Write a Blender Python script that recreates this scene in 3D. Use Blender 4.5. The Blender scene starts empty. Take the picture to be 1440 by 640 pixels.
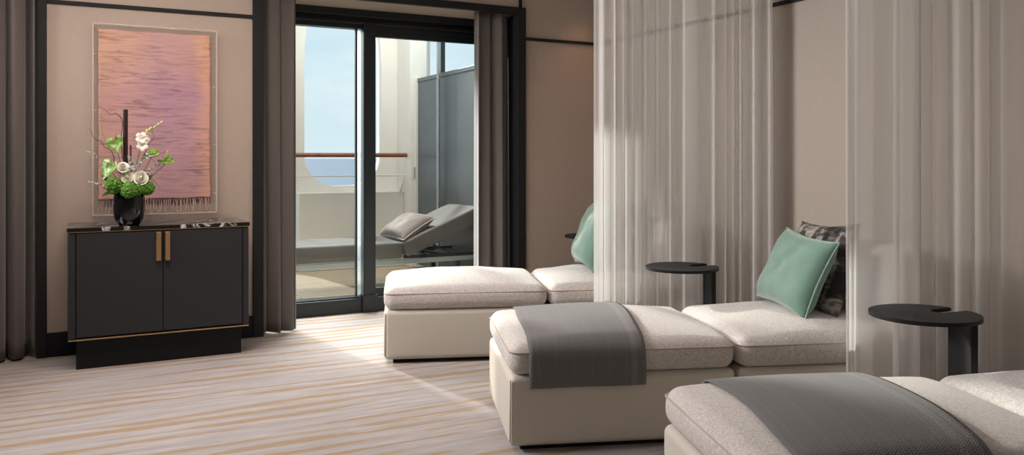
import bpy, bmesh, math, random
from mathutils import Vector, Matrix, noise
random.seed(7)
PI = math.pi
sc = bpy.context.scene
COL = sc.collection

# ------------------------------------------------------------------ camera, sky, sun, lamps, exposure
F_PX, EYE = 1155.0, 1.15
cam_d = bpy.data.cameras.new('camera'); cam = bpy.data.objects.new('camera', cam_d); COL.objects.link(cam)
cam.location = (0, 0, EYE); cam.rotation_euler = (PI / 2, 0, 0)
cam_d.sensor_width = 36; cam_d.lens = F_PX / 1440 * 36; cam_d.shift_y = -98 / 1440
cam_d.clip_end = 20000
sc.camera = cam
sc.view_settings.view_transform = 'Standard'; sc.view_settings.look = 'None'
sc.view_settings.gamma = 1; sc.view_settings.use_curve_mapping = False
sc.view_settings.exposure = 0.0
sc.cycles.transparent_max_bounces = 24
sc.cycles.max_bounces = 12

SUN_E = math.radians(19.0)
SUN_H = Vector((0.60, -0.80)).normalized()
SUN_POWER = 5.0
sd = bpy.data.lights.new('sun', 'SUN'); sd.energy = SUN_POWER; sd.angle = math.radians(2.5); sd.color = (1.0, 0.93, 0.84)
so = bpy.data.objects.new('sun', sd); COL.objects.link(so); so.location = (-6, 12, 8)
so.rotation_euler = Vector((SUN_H.x * math.cos(SUN_E), SUN_H.y * math.cos(SUN_E), -math.sin(SUN_E))).to_track_quat('-Z', 'Y').to_euler()

# room frame: t runs along the window wall, w points out through it
A = Vector((-2.701, 4.727)); U = Vector((.8878, .4602)).normalized(); V = Vector((-U.y, U.x)); ANG = math.atan2(U.y, U.x)
def RW(t, w, z=0.0):
    p = A + t * U + w * V
    return Vector((p.x, p.y, z))
def T_at(px, w):
    rx = (px - 720) / F_PX
    # A + t U + w V = d (rx, 1)
    bx, by = A.x + w * V.x, A.y + w * V.y
    return (rx * by - bx) / (U.x - rx * U.y)

def area(name, t, w, z, sx, sy, power, color, tilt=None, spread=PI):
    l = bpy.data.lights.new(name, 'AREA'); l.shape = 'RECTANGLE'; l.size = sx; l.size_y = sy; l.energy = power; l.color = color; l.spread = spread
    o = bpy.data.objects.new(name, l); COL.objects.link(o); o.location = RW(t, w, z); o.rotation_euler = (0, 0, ANG)
    if tilt is not None:
        o.rotation_euler = Vector(tilt).to_track_quat('-Z', 'Y').to_euler()
    return o
def aim(t, w, z, t2, w2, z2): return RW(t2, w2, z2) - RW(t, w, z)
area('ceiling_lamp_art', 0.55, -1.35, 2.55, 1.3, 0.6, 44, (1.0, 0.84, 0.75))
area('added_key_light', -1.3, -0.85, 2.45, 1.3, 1.1, 88, (0.98, 0.97, 0.97), tilt=aim(-1.3, -0.85, 2.45, 2.8, -3.0, 0.9), spread=1.9)  # added soft key from the left, not a known fitting
area('added_room_fill', -0.4, -5.4, 2.58, 3.4, 2.6, 10, (1.0, 0.96, 0.94))  # added weak fill near the camera, no fitting seen there
area('added_beds_fill', 2.6, -2.6, 2.58, 1.2, 1.6, 7, (1.0, 0.94, 0.88), spread=2.2)  # added fill above the beds to lift headboard wall and sheers
area('added_hull_fill', 2.75, 2.0, 3.2, 1.2, 0.9, 40, (1.0, 0.98, 0.96))  # added light to brighten the inner hull, no such lamp seen
area('added_door_fill', 1.8, 1.55, 3.1, 2.4, 0.7, 92, (1.0, 0.98, 0.96), tilt=aim(1.8, 1.55, 3.1, 1.75, -0.35, 0), spread=1.1)  # added fill tilted through the door to brighten the floor inside
sp = bpy.data.lights.new('corner_downlight', 'SPOT'); sp.energy = 9; sp.color = (1.0, 0.55, 0.28); sp.spot_size = 1.3; sp.spot_blend = 0.9; sp.shadow_soft_size = 0.04
spo = bpy.data.objects.new('corner_downlight', sp); COL.objects.link(spo); spo.location = RW(3.62, -0.25, 2.56)

W = bpy.data.worlds.new('sky'); sc.world = W; W.use_nodes = True
nt = W.node_tree; nt.nodes.clear()
def wn(tp, **k):
    n = nt.nodes.new(tp)
    for a, b in k.items(): setattr(n, a, b)
    return n
wo = wn('ShaderNodeOutputWorld'); wb = wn('ShaderNodeBackground'); wb.inputs['Strength'].default_value = 1.17
tc = wn('ShaderNodeTexCoord'); sep = wn('ShaderNodeSeparateXYZ'); rmp = wn('ShaderNodeValToRGB')
nt.links.new(tc.outputs['Generated'], sep.inputs[0]); nt.links.new(sep.outputs['Z'], rmp.inputs[0])
e = rmp.color_ramp.elements
e[0].position = 0.0; e[0].color = (0.70, 0.80, 0.85, 1); e[1].position = 0.6; e[1].color = (0.22, 0.42, 0.68, 1)
m_ = e.new(0.16); m_.color = (0.60, 0.77, 0.86, 1)
mp = wn('ShaderNodeMapping'); mp.inputs['Scale'].default_value = (2.2, 2.2, 8.0)
nz = wn('ShaderNodeTexNoise'); nz.inputs['Scale'].default_value = 2.4; nz.inputs['Detail'].default_value = 6
nt.links.new(tc.outputs['Generated'], mp.inputs[0]); nt.links.new(mp.outputs[0], nz.inputs['Vector'])
cr = wn('ShaderNodeValToRGB'); cr.color_ramp.elements[0].position = 0.42; cr.color_ramp.elements[1].position = 0.66
nt.links.new(nz.outputs['Fac'], cr.inputs[0])
mul = wn('ShaderNodeMath', operation='MULTIPLY'); mul.inputs[1].default_value = 0.75; nt.links.new(cr.outputs[0], mul.inputs[0])
mx = wn('ShaderNodeMixRGB'); mx.inputs[2].default_value = (0.86, 0.91, 0.93, 1)
nt.links.new(mul.outputs[0], mx.inputs[0]); nt.links.new(rmp.outputs[0], mx.inputs[1])
nt.links.new(mx.outputs[0], wb.inputs[0]); nt.links.new(wb.outputs[0], wo.inputs[0])

# ------------------------------------------------------------------ material helpers
class MT:
    def __init__(s, name):
        s.m = bpy.data.materials.new(name); s.m.use_nodes = True; s.t = s.m.node_tree; s.t.nodes.clear()
        s.out = s.n('ShaderNodeOutputMaterial')
    def n(s, tp, **k):
        x = s.t.nodes.new(tp)
        for a, b in k.items(): setattr(x, a, b)
        return x
    def l(s, a, b): s.t.links.new(a, b)
    def coord(s, scale=(1, 1, 1), kind='Object', rot=(0, 0, 0)):
        c = s.n('ShaderNodeTexCoord'); m = s.n('ShaderNodeMapping'); m.inputs['Scale'].default_value = scale; m.inputs['Rotation'].default_value = rot
        s.l(c.outputs[kind], m.inputs[0]); return m.outputs[0]
    def noise(s, vec, scale, detail=4, rough=.5, dist=0):
        x = s.n('ShaderNodeTexNoise'); x.inputs['Scale'].default_value = scale; x.inputs['Detail'].default_value = detail
        x.inputs['Roughness'].default_value = rough; x.inputs['Distortion'].default_value = dist; s.l(vec, x.inputs['Vector']); return x.outputs['Fac']
    def ramp(s, fac, stops):
        r = s.n('ShaderNodeValToRGB'); el = r.color_ramp.elements
        el[0].position, el[0].color = stops[0][0], (*stops[0][1], 1); el[1].position, el[1].color = stops[-1][0], (*stops[-1][1], 1)
        for p, c in stops[1:-1]:
            q = el.new(p); q.color = (*c, 1)
        s.l(fac, r.inputs[0]); return r.outputs[0]
    def mix(s, fac, a, b, mode='MIX'):
        x = s.n('ShaderNodeMixRGB'); x.blend_type = mode
        for i, v in ((0, fac), (1, a), (2, b)):
            if isinstance(v, (int, float)): x.inputs[i].default_value = v
            elif isinstance(v, tuple): x.inputs[i].default_value = (*v, 1)
            else: s.l(v, x.inputs[i])
        return x.outputs[0]
    def math(s, op, a, b=0.0):
        x = s.n('ShaderNodeMath', operation=op)
        for i, v in ((0, a), (1, b)):
            if isinstance(v, (int, float)): x.inputs[i].default_value = v
            else: s.l(v, x.inputs[i])
        return x.outputs[0]
    def bsdf(s, color, rough=.6, metal=0, spec=.5, bump=None, bstr=.2, bdist=.002, **k):
        b = s.n('ShaderNodeBsdfPrincipled')
        if isinstance(color, tuple): b.inputs['Base Color'].default_value = (*color, 1)
        else: s.l(color, b.inputs['Base Color'])
        b.inputs['Roughness'].default_value = rough; b.inputs['Metallic'].default_value = metal; b.inputs['Specular IOR Level'].default_value = spec
        for a, v in k.items(): b.inputs[a.replace('_', ' ')].default_value = v
        if bump is not None:
            bp = s.n('ShaderNodeBump'); bp.inputs['Strength'].default_value = bstr; bp.inputs['Distance'].default_value = bdist
            s.l(bump, bp.inputs['Height']); s.l(bp.outputs[0], b.inputs['Normal'])
        s.l(b.outputs[0], s.out.inputs[0]); return b

def plain(name, color, rough=.6, metal=0, spec=.5, var=.08, nscale=30, bstr=.06, **k):
    m = MT(name); v = m.coord(); f = m.noise(v, nscale)
    lo = tuple(c * (1 - var) for c in color); hi = tuple(min(1, c * (1 + var)) for c in color)
    m.bsdf(m.ramp(f, [(.3, lo), (.7, hi)]), rough, metal, spec, bump=f, bstr=bstr, **k)
    return m.m

def wall_mat(name, c):
    m = MT(name); a = m.noise(m.coord((140, 140, 6)), 3, 3); b = m.noise(m.coord((9, 9, 200)), 3, 3)
    f = m.math('ADD', m.math('MULTIPLY', a, .5), m.math('MULTIPLY', b, .5))
    m.bsdf(m.ramp(f, [(.35, tuple(x * .93 for x in c)), (.65, tuple(x * 1.06 for x in c))]), .75, spec=.2, bump=f, bstr=.12, bdist=.001)
    return m.m
M = {}
M['wall'] = wall_mat('wall_fabric', (.42, .345, .295))
M['linen'] = wall_mat('wall_linen', (.43, .375, .325))
M['ceiling'] = plain('ceiling_paint', (.62, .56, .50), .9, var=.02)
M['black'] = plain('dark_trim', (.014, .014, .015), .7, spec=.25, var=.1, bstr=.02)
M['frame'] = plain('door_frame_metal', (.012, .017, .021), .4, spec=.5, var=.1, bstr=.01)
M['stile'] = plain('satin_aluminium', (.45, .52, .55), .35, metal=.6, var=.03, bstr=.01)
M['white'] = plain('white_hull_paint', (.80, .78, .72), .5, var=.02, nscale=4, bstr=.02)
M['partition'] = plain('grey_partition_panel', (.085, .103, .11), .35, var=.03, nscale=3, bstr=.01)
M['darkgrey'] = plain('dark_grey_metal', (.035, .04, .045), .4, metal=.3, var=.05, bstr=.01)
M['rail'] = plain('varnished_wood', (.26, .085, .04), .35, var=.25, nscale=20)
M['brass'] = plain('brushed_brass', (.50, .33, .16), .38, metal=.85, var=.08, nscale=60)
M['cabinet'] = plain('charcoal_lacquer', (.023, .023, .027), .55, spec=.35, var=.04, nscale=200, bstr=.02)
M['plinth'] = plain('black_plinth_paint', (.007, .008, .011), .6, spec=.25, var=.06)
M['table'] = plain('black_powder_coat', (.007, .007, .0075), .5, spec=.25, var=.1, nscale=200, bstr=.03)
M['leather'] = plain('cream_leather', (.545, .505, .44), .48, spec=.35, var=.02, nscale=180, bstr=.05)
M['vase'] = plain('black_glass', (.004, .004, .005), .08, spec=.6, var=.0, bstr=0)
M['petal'] = plain('white_petal', (.82, .79, .68), .6, var=.06, nscale=60, Subsurface_Weight=.1)
M['bud'] = plain('yellow_green_bud', (.55, .56, .20), .6, var=.15, nscale=60)
M['fuzz'] = plain('bright_green_bloom', (.065, .18, .012), .8, var=.5, nscale=90)
M['leaf'] = plain('green_leaf', (.07, .17, .03), .45, var=.3, nscale=40)
M['anth'] = None
M['euc'] = plain('grey_green_leaf', (.33, .38, .34), .6, var=.15, nscale=60)
M['twig'] = plain('dark_red_twig', (.06, .022, .022), .6, var=.3, nscale=60)
M['stem'] = plain('green_stem', (.10, .17, .04), .6, var=.2, nscale=60)
M['stick'] = plain('dark_brown_cane', (.022, .010, .010), .35, var=.3, nscale=50)
M['spadix'] = plain('pink_spadix', (.45, .17, .12), .6, var=.2, nscale=60)
M['spadix_y'] = plain('yellow_spadix', (.62, .55, .22), .6, var=.2, nscale=60)
M['deck'] = None

m = MT('green_spathe'); f = m.noise(m.coord(), 45, 4)
m.bsdf(m.ramp(f, [(.34, (.03, .11, .012)), (.5, (.14, .26, .04)), (.66, (.33, .40, .12))]), .35, bump=f, bstr=.3); M['anth'] = m.m

# carpet: long tan streaks running along the window wall on a mauve-grey ground
m = MT('streaked_carpet')
co = m.n('ShaderNodeTexCoord'); sx = m.n('ShaderNodeSeparateXYZ'); m.l(co.outputs['Object'], sx.inputs[0])
wig = m.noise(m.coord((.9, 2.5, 1)), 1.0, 3); wig2 = m.noise(m.coord((9, 30, 1)), 2.0, 3)
yy = m.math('ADD', sx.outputs['Y'], m.math('ADD', m.math('MULTIPLY', wig, .11), m.math('MULTIPLY', wig2, .016)))
band = m.math('SINE', m.math('MULTIPLY', yy, 2 * PI / .098)); brk = m.noise(m.coord((.45, 5.0, 1)), 1.7, 3, .55)
n1 = m.math('ADD', m.math('MULTIPLY', band, .5), m.math('MULTIPLY', m.math('SUBTRACT', brk, .5), 3.4))
v2 = m.coord((1.6, 17.0, 1)); n2 = m.noise(v2, 1.6, 4, .6, .2)
v3 = m.coord((5, 40, 1)); n3 = m.noise(v3, 3, 4, .7)
fine = m.noise(m.coord(), 420, 2); mid = m.noise(m.coord(), 60, 3)
base = m.ramp(n2, [(.30, (.30, .27, .263)), (.52, (.35, .322, .32)), (.70, (.415, .385, .38))])
msk = m.ramp(m.math('ADD', n1, m.math('MULTIPLY', m.math('SUBTRACT', n3, .5), .8)), [(.20, (0, 0, 0)), (.44, (1, 1, 1))])
c1 = m.mix(m.math('MULTIPLY', msk, .9), base, m.ramp(n3, [(.3, (.25, .165, .095)), (.7, (.38, .275, .165))]))
v4 = m.coord((.9, 13, 1), rot=(0, 0, .02)); n4 = m.noise(v4, 1.9, 4, .6)
c2 = m.mix(m.ramp(n4, [(.6, (0, 0, 0)), (.68, (.7, .7, .7))]), c1, (.50, .46, .40))
c3 = m.mix(.5, c2, m.ramp(fine, [(.3, (.25, .25, .25)), (.7, (.75, .75, .75))]), 'OVERLAY')
m.bsdf(c3, .95, spec=.1, bump=m.math('ADD', fine, mid), bstr=.5, bdist=.004, Sheen_Weight=.15); M['carpet'] = m.m

m = MT('teak_planks'); br = m.n('ShaderNodeTexBrick'); m.l(m.coord(), br.inputs['Vector'])
br.inputs['Scale'].default_value = 1; br.inputs['Brick Width'].default_value = 1.8; br.inputs['Row Height'].default_value = .09; br.inputs['Mortar Size'].default_value = .004
br.inputs['Color1'].default_value = (.50, .40, .27, 1); br.inputs['Color2'].default_value = (.56, .45, .31, 1); br.inputs['Mortar'].default_value = (.1, .07, .04, 1)
g = m.noise(m.coord((3, 60, 1)), 3, 4)
m.bsdf(m.mix(.25, br.outputs['Color'], m.ramp(g, [(.3, (.3, .3, .3)), (.7, (.7, .7, .7))]), 'OVERLAY'), .6); M['deck'] = m.m

m = MT('sea_water'); n = m.noise(m.coord((.02, .06, 1)), 3, 6, .6)
m.bsdf(m.ramp(n, [(.35, (.30, .35, .41)), (.65, (.40, .45, .50))]), .7, spec=.15, bump=n, bstr=.4, bdist=1.0); M['sea'] = m.m

def boucle(name, c):
    m = MT(name); v = m.coord(); a = m.noise(v, 260, 3, .6); b = m.noise(v, 95, 3, .6); st = m.noise(m.coord((60, 420, 60)), 2, 3)
    f = m.math('ADD', m.math('MULTIPLY', a, .6), m.math('MULTIPLY', b, .4))
    c1 = m.ramp(f, [(.38, tuple(x * .70 for x in c)), (.60, tuple(min(1, x * 1.14) for x in c))])
    m.bsdf(c1, .9, spec=.12, bump=m.math('ADD', f, m.math('MULTIPLY', st, .4)), bstr=.55, bdist=.004, Sheen_Weight=.25); return m.m
M['boucle'] = boucle('beige_boucle', (.585, .54, .515))
M['piping'] = plain('beige_piping', (.44, .37, .32), .8, var=.1, nscale=200)

# grey throw: fine herringbone with narrow pale stripes across
m = MT('grey_herringbone_throw'); co = m.n('ShaderNodeTexCoord'); sx = m.n('ShaderNodeSeparateXYZ'); m.l(co.outputs['UV'], sx.inputs[0])
def tri(x, freq):
    return m.math('PINGPONG', m.math('MULTIPLY', x, freq), 1.0)
zig = m.math('PINGPONG', m.math('ADD', m.math('MULTIPLY', sx.outputs['Y'], 260), m.math('MULTIPLY', m.math('PINGPONG', m.math('MULTIPLY', sx.outputs['X'], 110), 1.0), 2.4)), 1.0)
cz = m.ramp(zig, [(.15, (.09, .085, .085)), (.85, (.205, .195, .195))])
stp = m.math('PINGPONG', m.math('MULTIPLY', sx.outputs['X'], 28), 1.0)
ms = m.ramp(stp, [(.90, (0, 0, 0)), (.97, (.16, .16, .16))])
edge = m.math('ABSOLUTE', m.math('SUBTRACT', sx.outputs['X'], .425))
ms2 = m.math('MAXIMUM', ms, m.ramp(edge, [(.010, (.3, .3, .3)), (.016, (0, 0, 0))]))
cz2 = m.mix(ms2, cz, (.27, .26, .26)); nn = m.noise(m.coord(), 500, 2)
m.bsdf(m.mix(.3, cz2, m.ramp(nn, [(.3, (.3, .3, .3)), (.7, (.7, .7, .7))]), 'OVERLAY'), .9, spec=.1, bump=zig, bstr=.3, bdist=.0015, Sheen_Weight=.2); M['throw'] = m.m

def cloth(name, c, thr=1.0, sheen=.3, rough=.8):
    m = MT(name); a = m.noise(m.coord((400, 400, 30)), 2, 2); b = m.noise(m.coord((30, 30, 500)), 2, 2); f = m.math('ADD', m.math('MULTIPLY', a, .5), m.math('MULTIPLY', b, .5))
    m.bsdf(m.ramp(f, [(.35, tuple(x * .86 for x in c)), (.65, tuple(x * 1.12 for x in c))]), rough, spec=.15, bump=f, bstr=.25, bdist=.001, Sheen_Weight=sheen); return m.m
M['drape'] = cloth('taupe_drape', (.125, .109, .103))
M['green'] = cloth('sage_satin', (.15, .265, .21), rough=.55, sheen=.5)
M['green_pipe'] = plain('sage_piping', (.24, .36, .30), .6, var=.1)
M['lounger_cloth'] = cloth('grey_outdoor_fabric', (.125, .12, .112))
M['taupe'] = cloth('taupe_cushion', (.27, .225, .20))
M['taupe_pipe'] = plain('pale_piping', (.55, .50, .46), .7, var=.05)

m = MT('brushstroke_print'); v = m.coord((11, 4.0, 4), rot=(0, 0, .5)); n = m.noise(v, 1.3, 2, .5, 1.0); n2_ = m.noise(m.coord((9, 30, 9), rot=(0, 0, .5)), 2.0, 3)
f = m.math('ADD', m.math('MULTIPLY', n, .7), m.math('MULTIPLY', n2_, .3))
m.bsdf(m.ramp(f, [(.42, (.02, .018, .017)), (.49, (.07, .06, .055)), (.55, (.22, .20, .18)), (.68, (.50, .46, .42))]), .7, spec=.2); M['print'] = m.m

m = MT('black_veined_marble'); v = m.coord(); n = m.noise(v, 3.5, 7, .6, 1.6)
vein = m.ramp(m.math('ABSOLUTE', m.math('SUBTRACT', n, .5)), [(.0, (.75, .73, .70)), (.012, (.20, .19, .19)), (.03, (.012, .011, .012)), (.2, (.008, .007, .008))])
m.bsdf(vein, .12, spec=.55); M['marble'] = m.m

m = MT('dip_dyed_weave')
co = m.n('ShaderNodeTexCoord'); sx = m.n('ShaderNodeSeparateXYZ'); m.l(co.outputs['UV'], sx.inputs[0])
big = m.noise(m.coord((1.2, 1, 1.6)), 1.6, 3, .5)
gx = m.math('ADD', sx.outputs['X'], m.math('MULTIPLY', m.math('SUBTRACT', big, .5), .5)); gy = m.math('ADD', sx.outputs['Y'], m.math('MULTIPLY', m.math('SUBTRACT', big, .5), .35))
vert = m.ramp(gy, [(.02, (.56, .32, .28)), (.2, (.52, .31, .31)), (.42, (.54, .32, .36)), (.62, (.46, .27, .34)), (.78, (.60, .36, .32)), (.95, (.66, .42, .30))])
hor = m.ramp(gx, [(.0, (.72, .41, .27)), (.28, (.64, .38, .34)), (.55, (.44, .27, .38)), (.86, (.50, .28, .33)), (.97, (.78, .40, .24))])
bc = m.mix(.5, vert, hor)
ink = m.noise(m.coord((2.6, 1, 30)), 2.4, 6, .7, .8); inkb = m.noise(m.coord((1, 1, 3)), 2.2, 3)
im = m.math('MULTIPLY', m.ramp(ink, [(.47, (0, 0, 0)), (.62, (1, 1, 1))]), m.ramp(inkb, [(.36, (.15, .15, .15)), (.58, (1, 1, 1))]))
wv = m.n('ShaderNodeTexChecker'); wv.inputs['Scale'].default_value = 160; m.l(m.coord(), wv.inputs['Vector'])
bc2 = m.mix(m.math('MULTIPLY', im, .62), bc, (.10, .05, .07))
bc3 = m.mix(m.math('MULTIPLY', wv.outputs['Fac'], .14), bc2, (.85, .60, .52))
m.bsdf(bc3, .9, spec=.08, bump=m.noise(m.coord((60, 60, 300)), 3, 3), bstr=.5, bdist=.002); M['tapestry'] = m.m
M['fringe'] = plain('pink_yarn', (.70, .46, .41), .9, var=.15)

def seethrough(name, tint, gloss_rough, base_gloss, edge):
    m = MT(name); tr = m.n('ShaderNodeBsdfTransparent'); tr.inputs[0].default_value = (*tint, 1)
    gl = m.n('ShaderNodeBsdfGlossy'); gl.inputs['Roughness'].default_value = gloss_rough
    lw = m.n('ShaderNodeLayerWeight'); lw.inputs['Blend'].default_value = .25
    f = m.math('ADD', m.math('MULTIPLY', lw.outputs['Fresnel'], edge), base_gloss)
    mx = m.n('ShaderNodeMixShader'); m.l(f, mx.inputs[0]); m.l(tr.outputs[0], mx.inputs[1]); m.l(gl.outputs[0], mx.inputs[2]); m.l(mx.outputs[0], m.out.inputs[0])
    return m.m
M['glass'] = seethrough('clear_glass', (.93, .96, .96), .0, .01, .18)
M['acrylic'] = seethrough('clear_acrylic', (.97, .97, .97), .05, .004, .06)
m = MT('acrylic_edge'); tr = m.n('ShaderNodeBsdfTransparent'); df = m.n('ShaderNodeBsdfDiffuse'); df.inputs[0].default_value = (.62, .55, .50, 1)
mx = m.n('ShaderNodeMixShader'); mx.inputs[0].default_value = .14; m.l(tr.outputs[0], mx.inputs[1]); m.l(df.outputs[0], mx.inputs[2]); m.l(mx.outputs[0], m.out.inputs[0]); M['acrylic_edge'] = m.m

m = MT('acrylic_polished_edge'); tr = m.n('ShaderNodeBsdfTransparent'); df = m.n('ShaderNodeBsdfDiffuse'); df.inputs[0].default_value = (.75, .68, .62, 1)
mx = m.n('ShaderNodeMixShader'); mx.inputs[0].default_value = .5; m.l(tr.outputs[0], mx.inputs[1]); m.l(df.outputs[0], mx.inputs[2]); m.l(mx.outputs[0], m.out.inputs[0]); M['acrylic_line'] = m.m
m = MT('frosted_glass_edge'); tr = m.n('ShaderNodeBsdfTransparent'); tr.inputs[0].default_value = (.9, .96, .98, 1); tl = m.n('ShaderNodeBsdfTranslucent'); tl.inputs[0].default_value = (.85, .93, .96, 1)
mx = m.n('ShaderNodeMixShader'); mx.inputs[0].default_value = .15; m.l(tr.outputs[0], mx.inputs[1]); m.l(tl.outputs[0], mx.inputs[2]); m.l(mx.outputs[0], m.out.inputs[0]); M['glass_edge'] = m.m
m = MT('white_sheer'); tr = m.n('ShaderNodeBsdfTransparent'); df = m.n('ShaderNodeBsdfDiffuse'); tl = m.n('ShaderNodeBsdfTranslucent')
df.inputs[0].default_value = (.90, .885, .87, 1); tl.inputs[0].default_value = (.90, .885, .87, 1)
a = m.n('ShaderNodeMixShader'); a.inputs[0].default_value = .5; m.l(df.outputs[0], a.inputs[1]); m.l(tl.outputs[0], a.inputs[2])
lw = m.n('ShaderNodeLayerWeight'); lw.inputs['Blend'].default_value = .5
wv = m.noise(m.coord((700, 700, 700)), 1, 1)
fac = m.math('ADD', m.math('MULTIPLY', lw.outputs['Facing'], .36), m.math('ADD', .65, m.math('MULTIPLY', wv, .06)))
cl = m.n('ShaderNodeClamp'); m.l(fac, cl.inputs[0]); cl.inputs[2].default_value = .97
mx = m.n('ShaderNodeMixShader'); m.l(cl.outputs[0], mx.inputs[0]); m.l(tr.outputs[0], mx.inputs[1]); m.l(a.outputs[0], mx.inputs[2]); m.l(mx.outputs[0], m.out.inputs[0]); M['sheer'] = m.m

# ------------------------------------------------------------------ geometry helpers
def obj(name, bm, mat, parent=None, loc=(0, 0, 0), rotz=0.0, smooth=False, kind=None, angle=None):
    me = bpy.data.meshes.new(name)
    bmesh.ops.recalc_face_normals(bm, faces=bm.faces[:])
    bm.to_mesh(me); bm.free(); me.materials.append(mat)
    o = bpy.data.objects.new(name, me); COL.objects.link(o)
    o.location = loc; o.rotation_euler = (0, 0, rotz)
    if parent: o.parent = parent
    if smooth:
        for p in me.polygons: p.use_smooth = True
        if angle: me.set_sharp_from_angle(angle=angle)
    if kind: o['kind'] = kind
    return o
def tag(o, label, cat, group=None):
    o['label'] = label; o['category'] = cat
    if group: o['group'] = group
    return o
def thing(name, label, cat, loc=(0, 0, 0), rotz=0.0, group=None):
    o = bpy.data.objects.new(name, None); COL.objects.link(o); o.location = loc; o.rotation_euler = (0, 0, rotz); o.empty_display_size = .1
    return tag(o, label, cat, group)
def box(bm, x0, x1, y0, y1, z0, z1, bev=0.0, seg=2):
    b = bmesh.new() if bev else bm
    r = bmesh.ops.create_cube(b, size=1)
    for v in r['verts']:
        v.co = Vector(((x0 + x1) / 2 + v.co.x * (x1 - x0), (y0 + y1) / 2 + v.co.y * (y1 - y0), (z0 + z1) / 2 + v.co.z * (z1 - z0)))
    if bev:
        bmesh.ops.bevel(b, geom=b.edges[:], offset=bev, segments=seg, profile=.5, affect='EDGES')
        merge(bm, b)
def merge(bm, b, mat=None):
    mp_ = {}
    for v in b.verts: mp_[v] = bm.verts.new(mat @ v.co if mat else v.co)
    for f in b.faces:
        try: bm.faces.new([mp_[v] for v in f.verts])
        except ValueError: pass
    b.free()
def BX(*a, bev=0.0):
    bm = bmesh.new(); box(bm, *a, bev=bev); return bm
def tube(bm, pts, r, seg=8, closed=False, r1=None, caps=True):
    pts = [Vector(p) for p in pts]; n = len(pts); rings = []
    up = None
    for i, p in enumerate(pts):
        a = pts[(i - 1) % n] if (closed or i > 0) else p; b = pts[(i + 1) % n] if (closed or i < n - 1) else p
        d = (b - a).normalized()
        if up is None:
            up = d.orthogonal().normalized()
        up = (up - d * up.dot(d)).normalized(); s = d.cross(up)
        rr = r if r1 is None else r + (r1 - r) * i / (n - 1)
        rings.append([bm.verts.new(p + rr * (math.cos(2 * PI * k / seg) * up + math.sin(2 * PI * k / seg) * s)) for k in range(seg)])
    for i in range(n if closed else n - 1):
        A_, B_ = rings[i], rings[(i + 1) % n]
        off = 0
        if closed and i == n - 1:
            off = min(range(seg), key=lambda o_: (A_[0].co - B_[o_].co).length)
        for k in range(seg):
            bm.faces.new((A_[k], A_[(k + 1) % seg], B_[(k + 1 + off) % seg], B_[(k + off) % seg]))
    if caps and not closed:
        bm.faces.new(rings[0]); bm.faces.new(rings[-1][::-1])
def lathe(bm, prof, seg=32, c=(0, 0, 0)):
    rings = []
    for r, z in prof:
        if r < 1e-5: rings.append([bm.verts.new((c[0], c[1], c[2] + z))])
        else: rings.append([bm.verts.new((c[0] + r * math.cos(2 * PI * k / seg), c[1] + r * math.sin(2 * PI * k / seg), c[2] + z)) for k in range(seg)])
    for a, b in zip(rings, rings[1:]):
        for k in range(seg):
            k2 = (k + 1) % seg
            if len(a) == 1 and len(b) == 1: continue
            if len(a) == 1: bm.faces.new((a[0], b[k], b[k2]))
            elif len(b) == 1: bm.faces.new((a[k], a[k2], b[0]))
            else: bm.faces.new((a[k], a[k2], b[k2], b[k]))
def prism(bm, outline, z0, z1):
    lo = [bm.verts.new((x, y, z0)) for x, y in outline]; hi = [bm.verts.new((x, y, z1)) for x, y in outline]
    n = len(lo)
    for i in range(n): bm.faces.new((lo[i], lo[(i + 1) % n], hi[(i + 1) % n], hi[i]))
    bm.faces.new(lo[::-1]); bm.faces.new(hi)
def smoothpath(ps, n=6):
    ps = [Vector(p) for p in ps]; out = []
    for i in range(len(ps) - 1):
        p0 = ps[max(i - 1, 0)]; p1 = ps[i]; p2 = ps[i + 1]; p3 = ps[min(i + 2, len(ps) - 1)]
        for k in range(n):
            t = k / n
            out.append(.5 * ((2 * p1) + (-p0 + p2) * t + (2 * p0 - 5 * p1 + 4 * p2 - p3) * t * t + (-p0 + 3 * p1 - 3 * p2 + p3) * t ** 3))
    out.append(ps[-1]); return out

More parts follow.
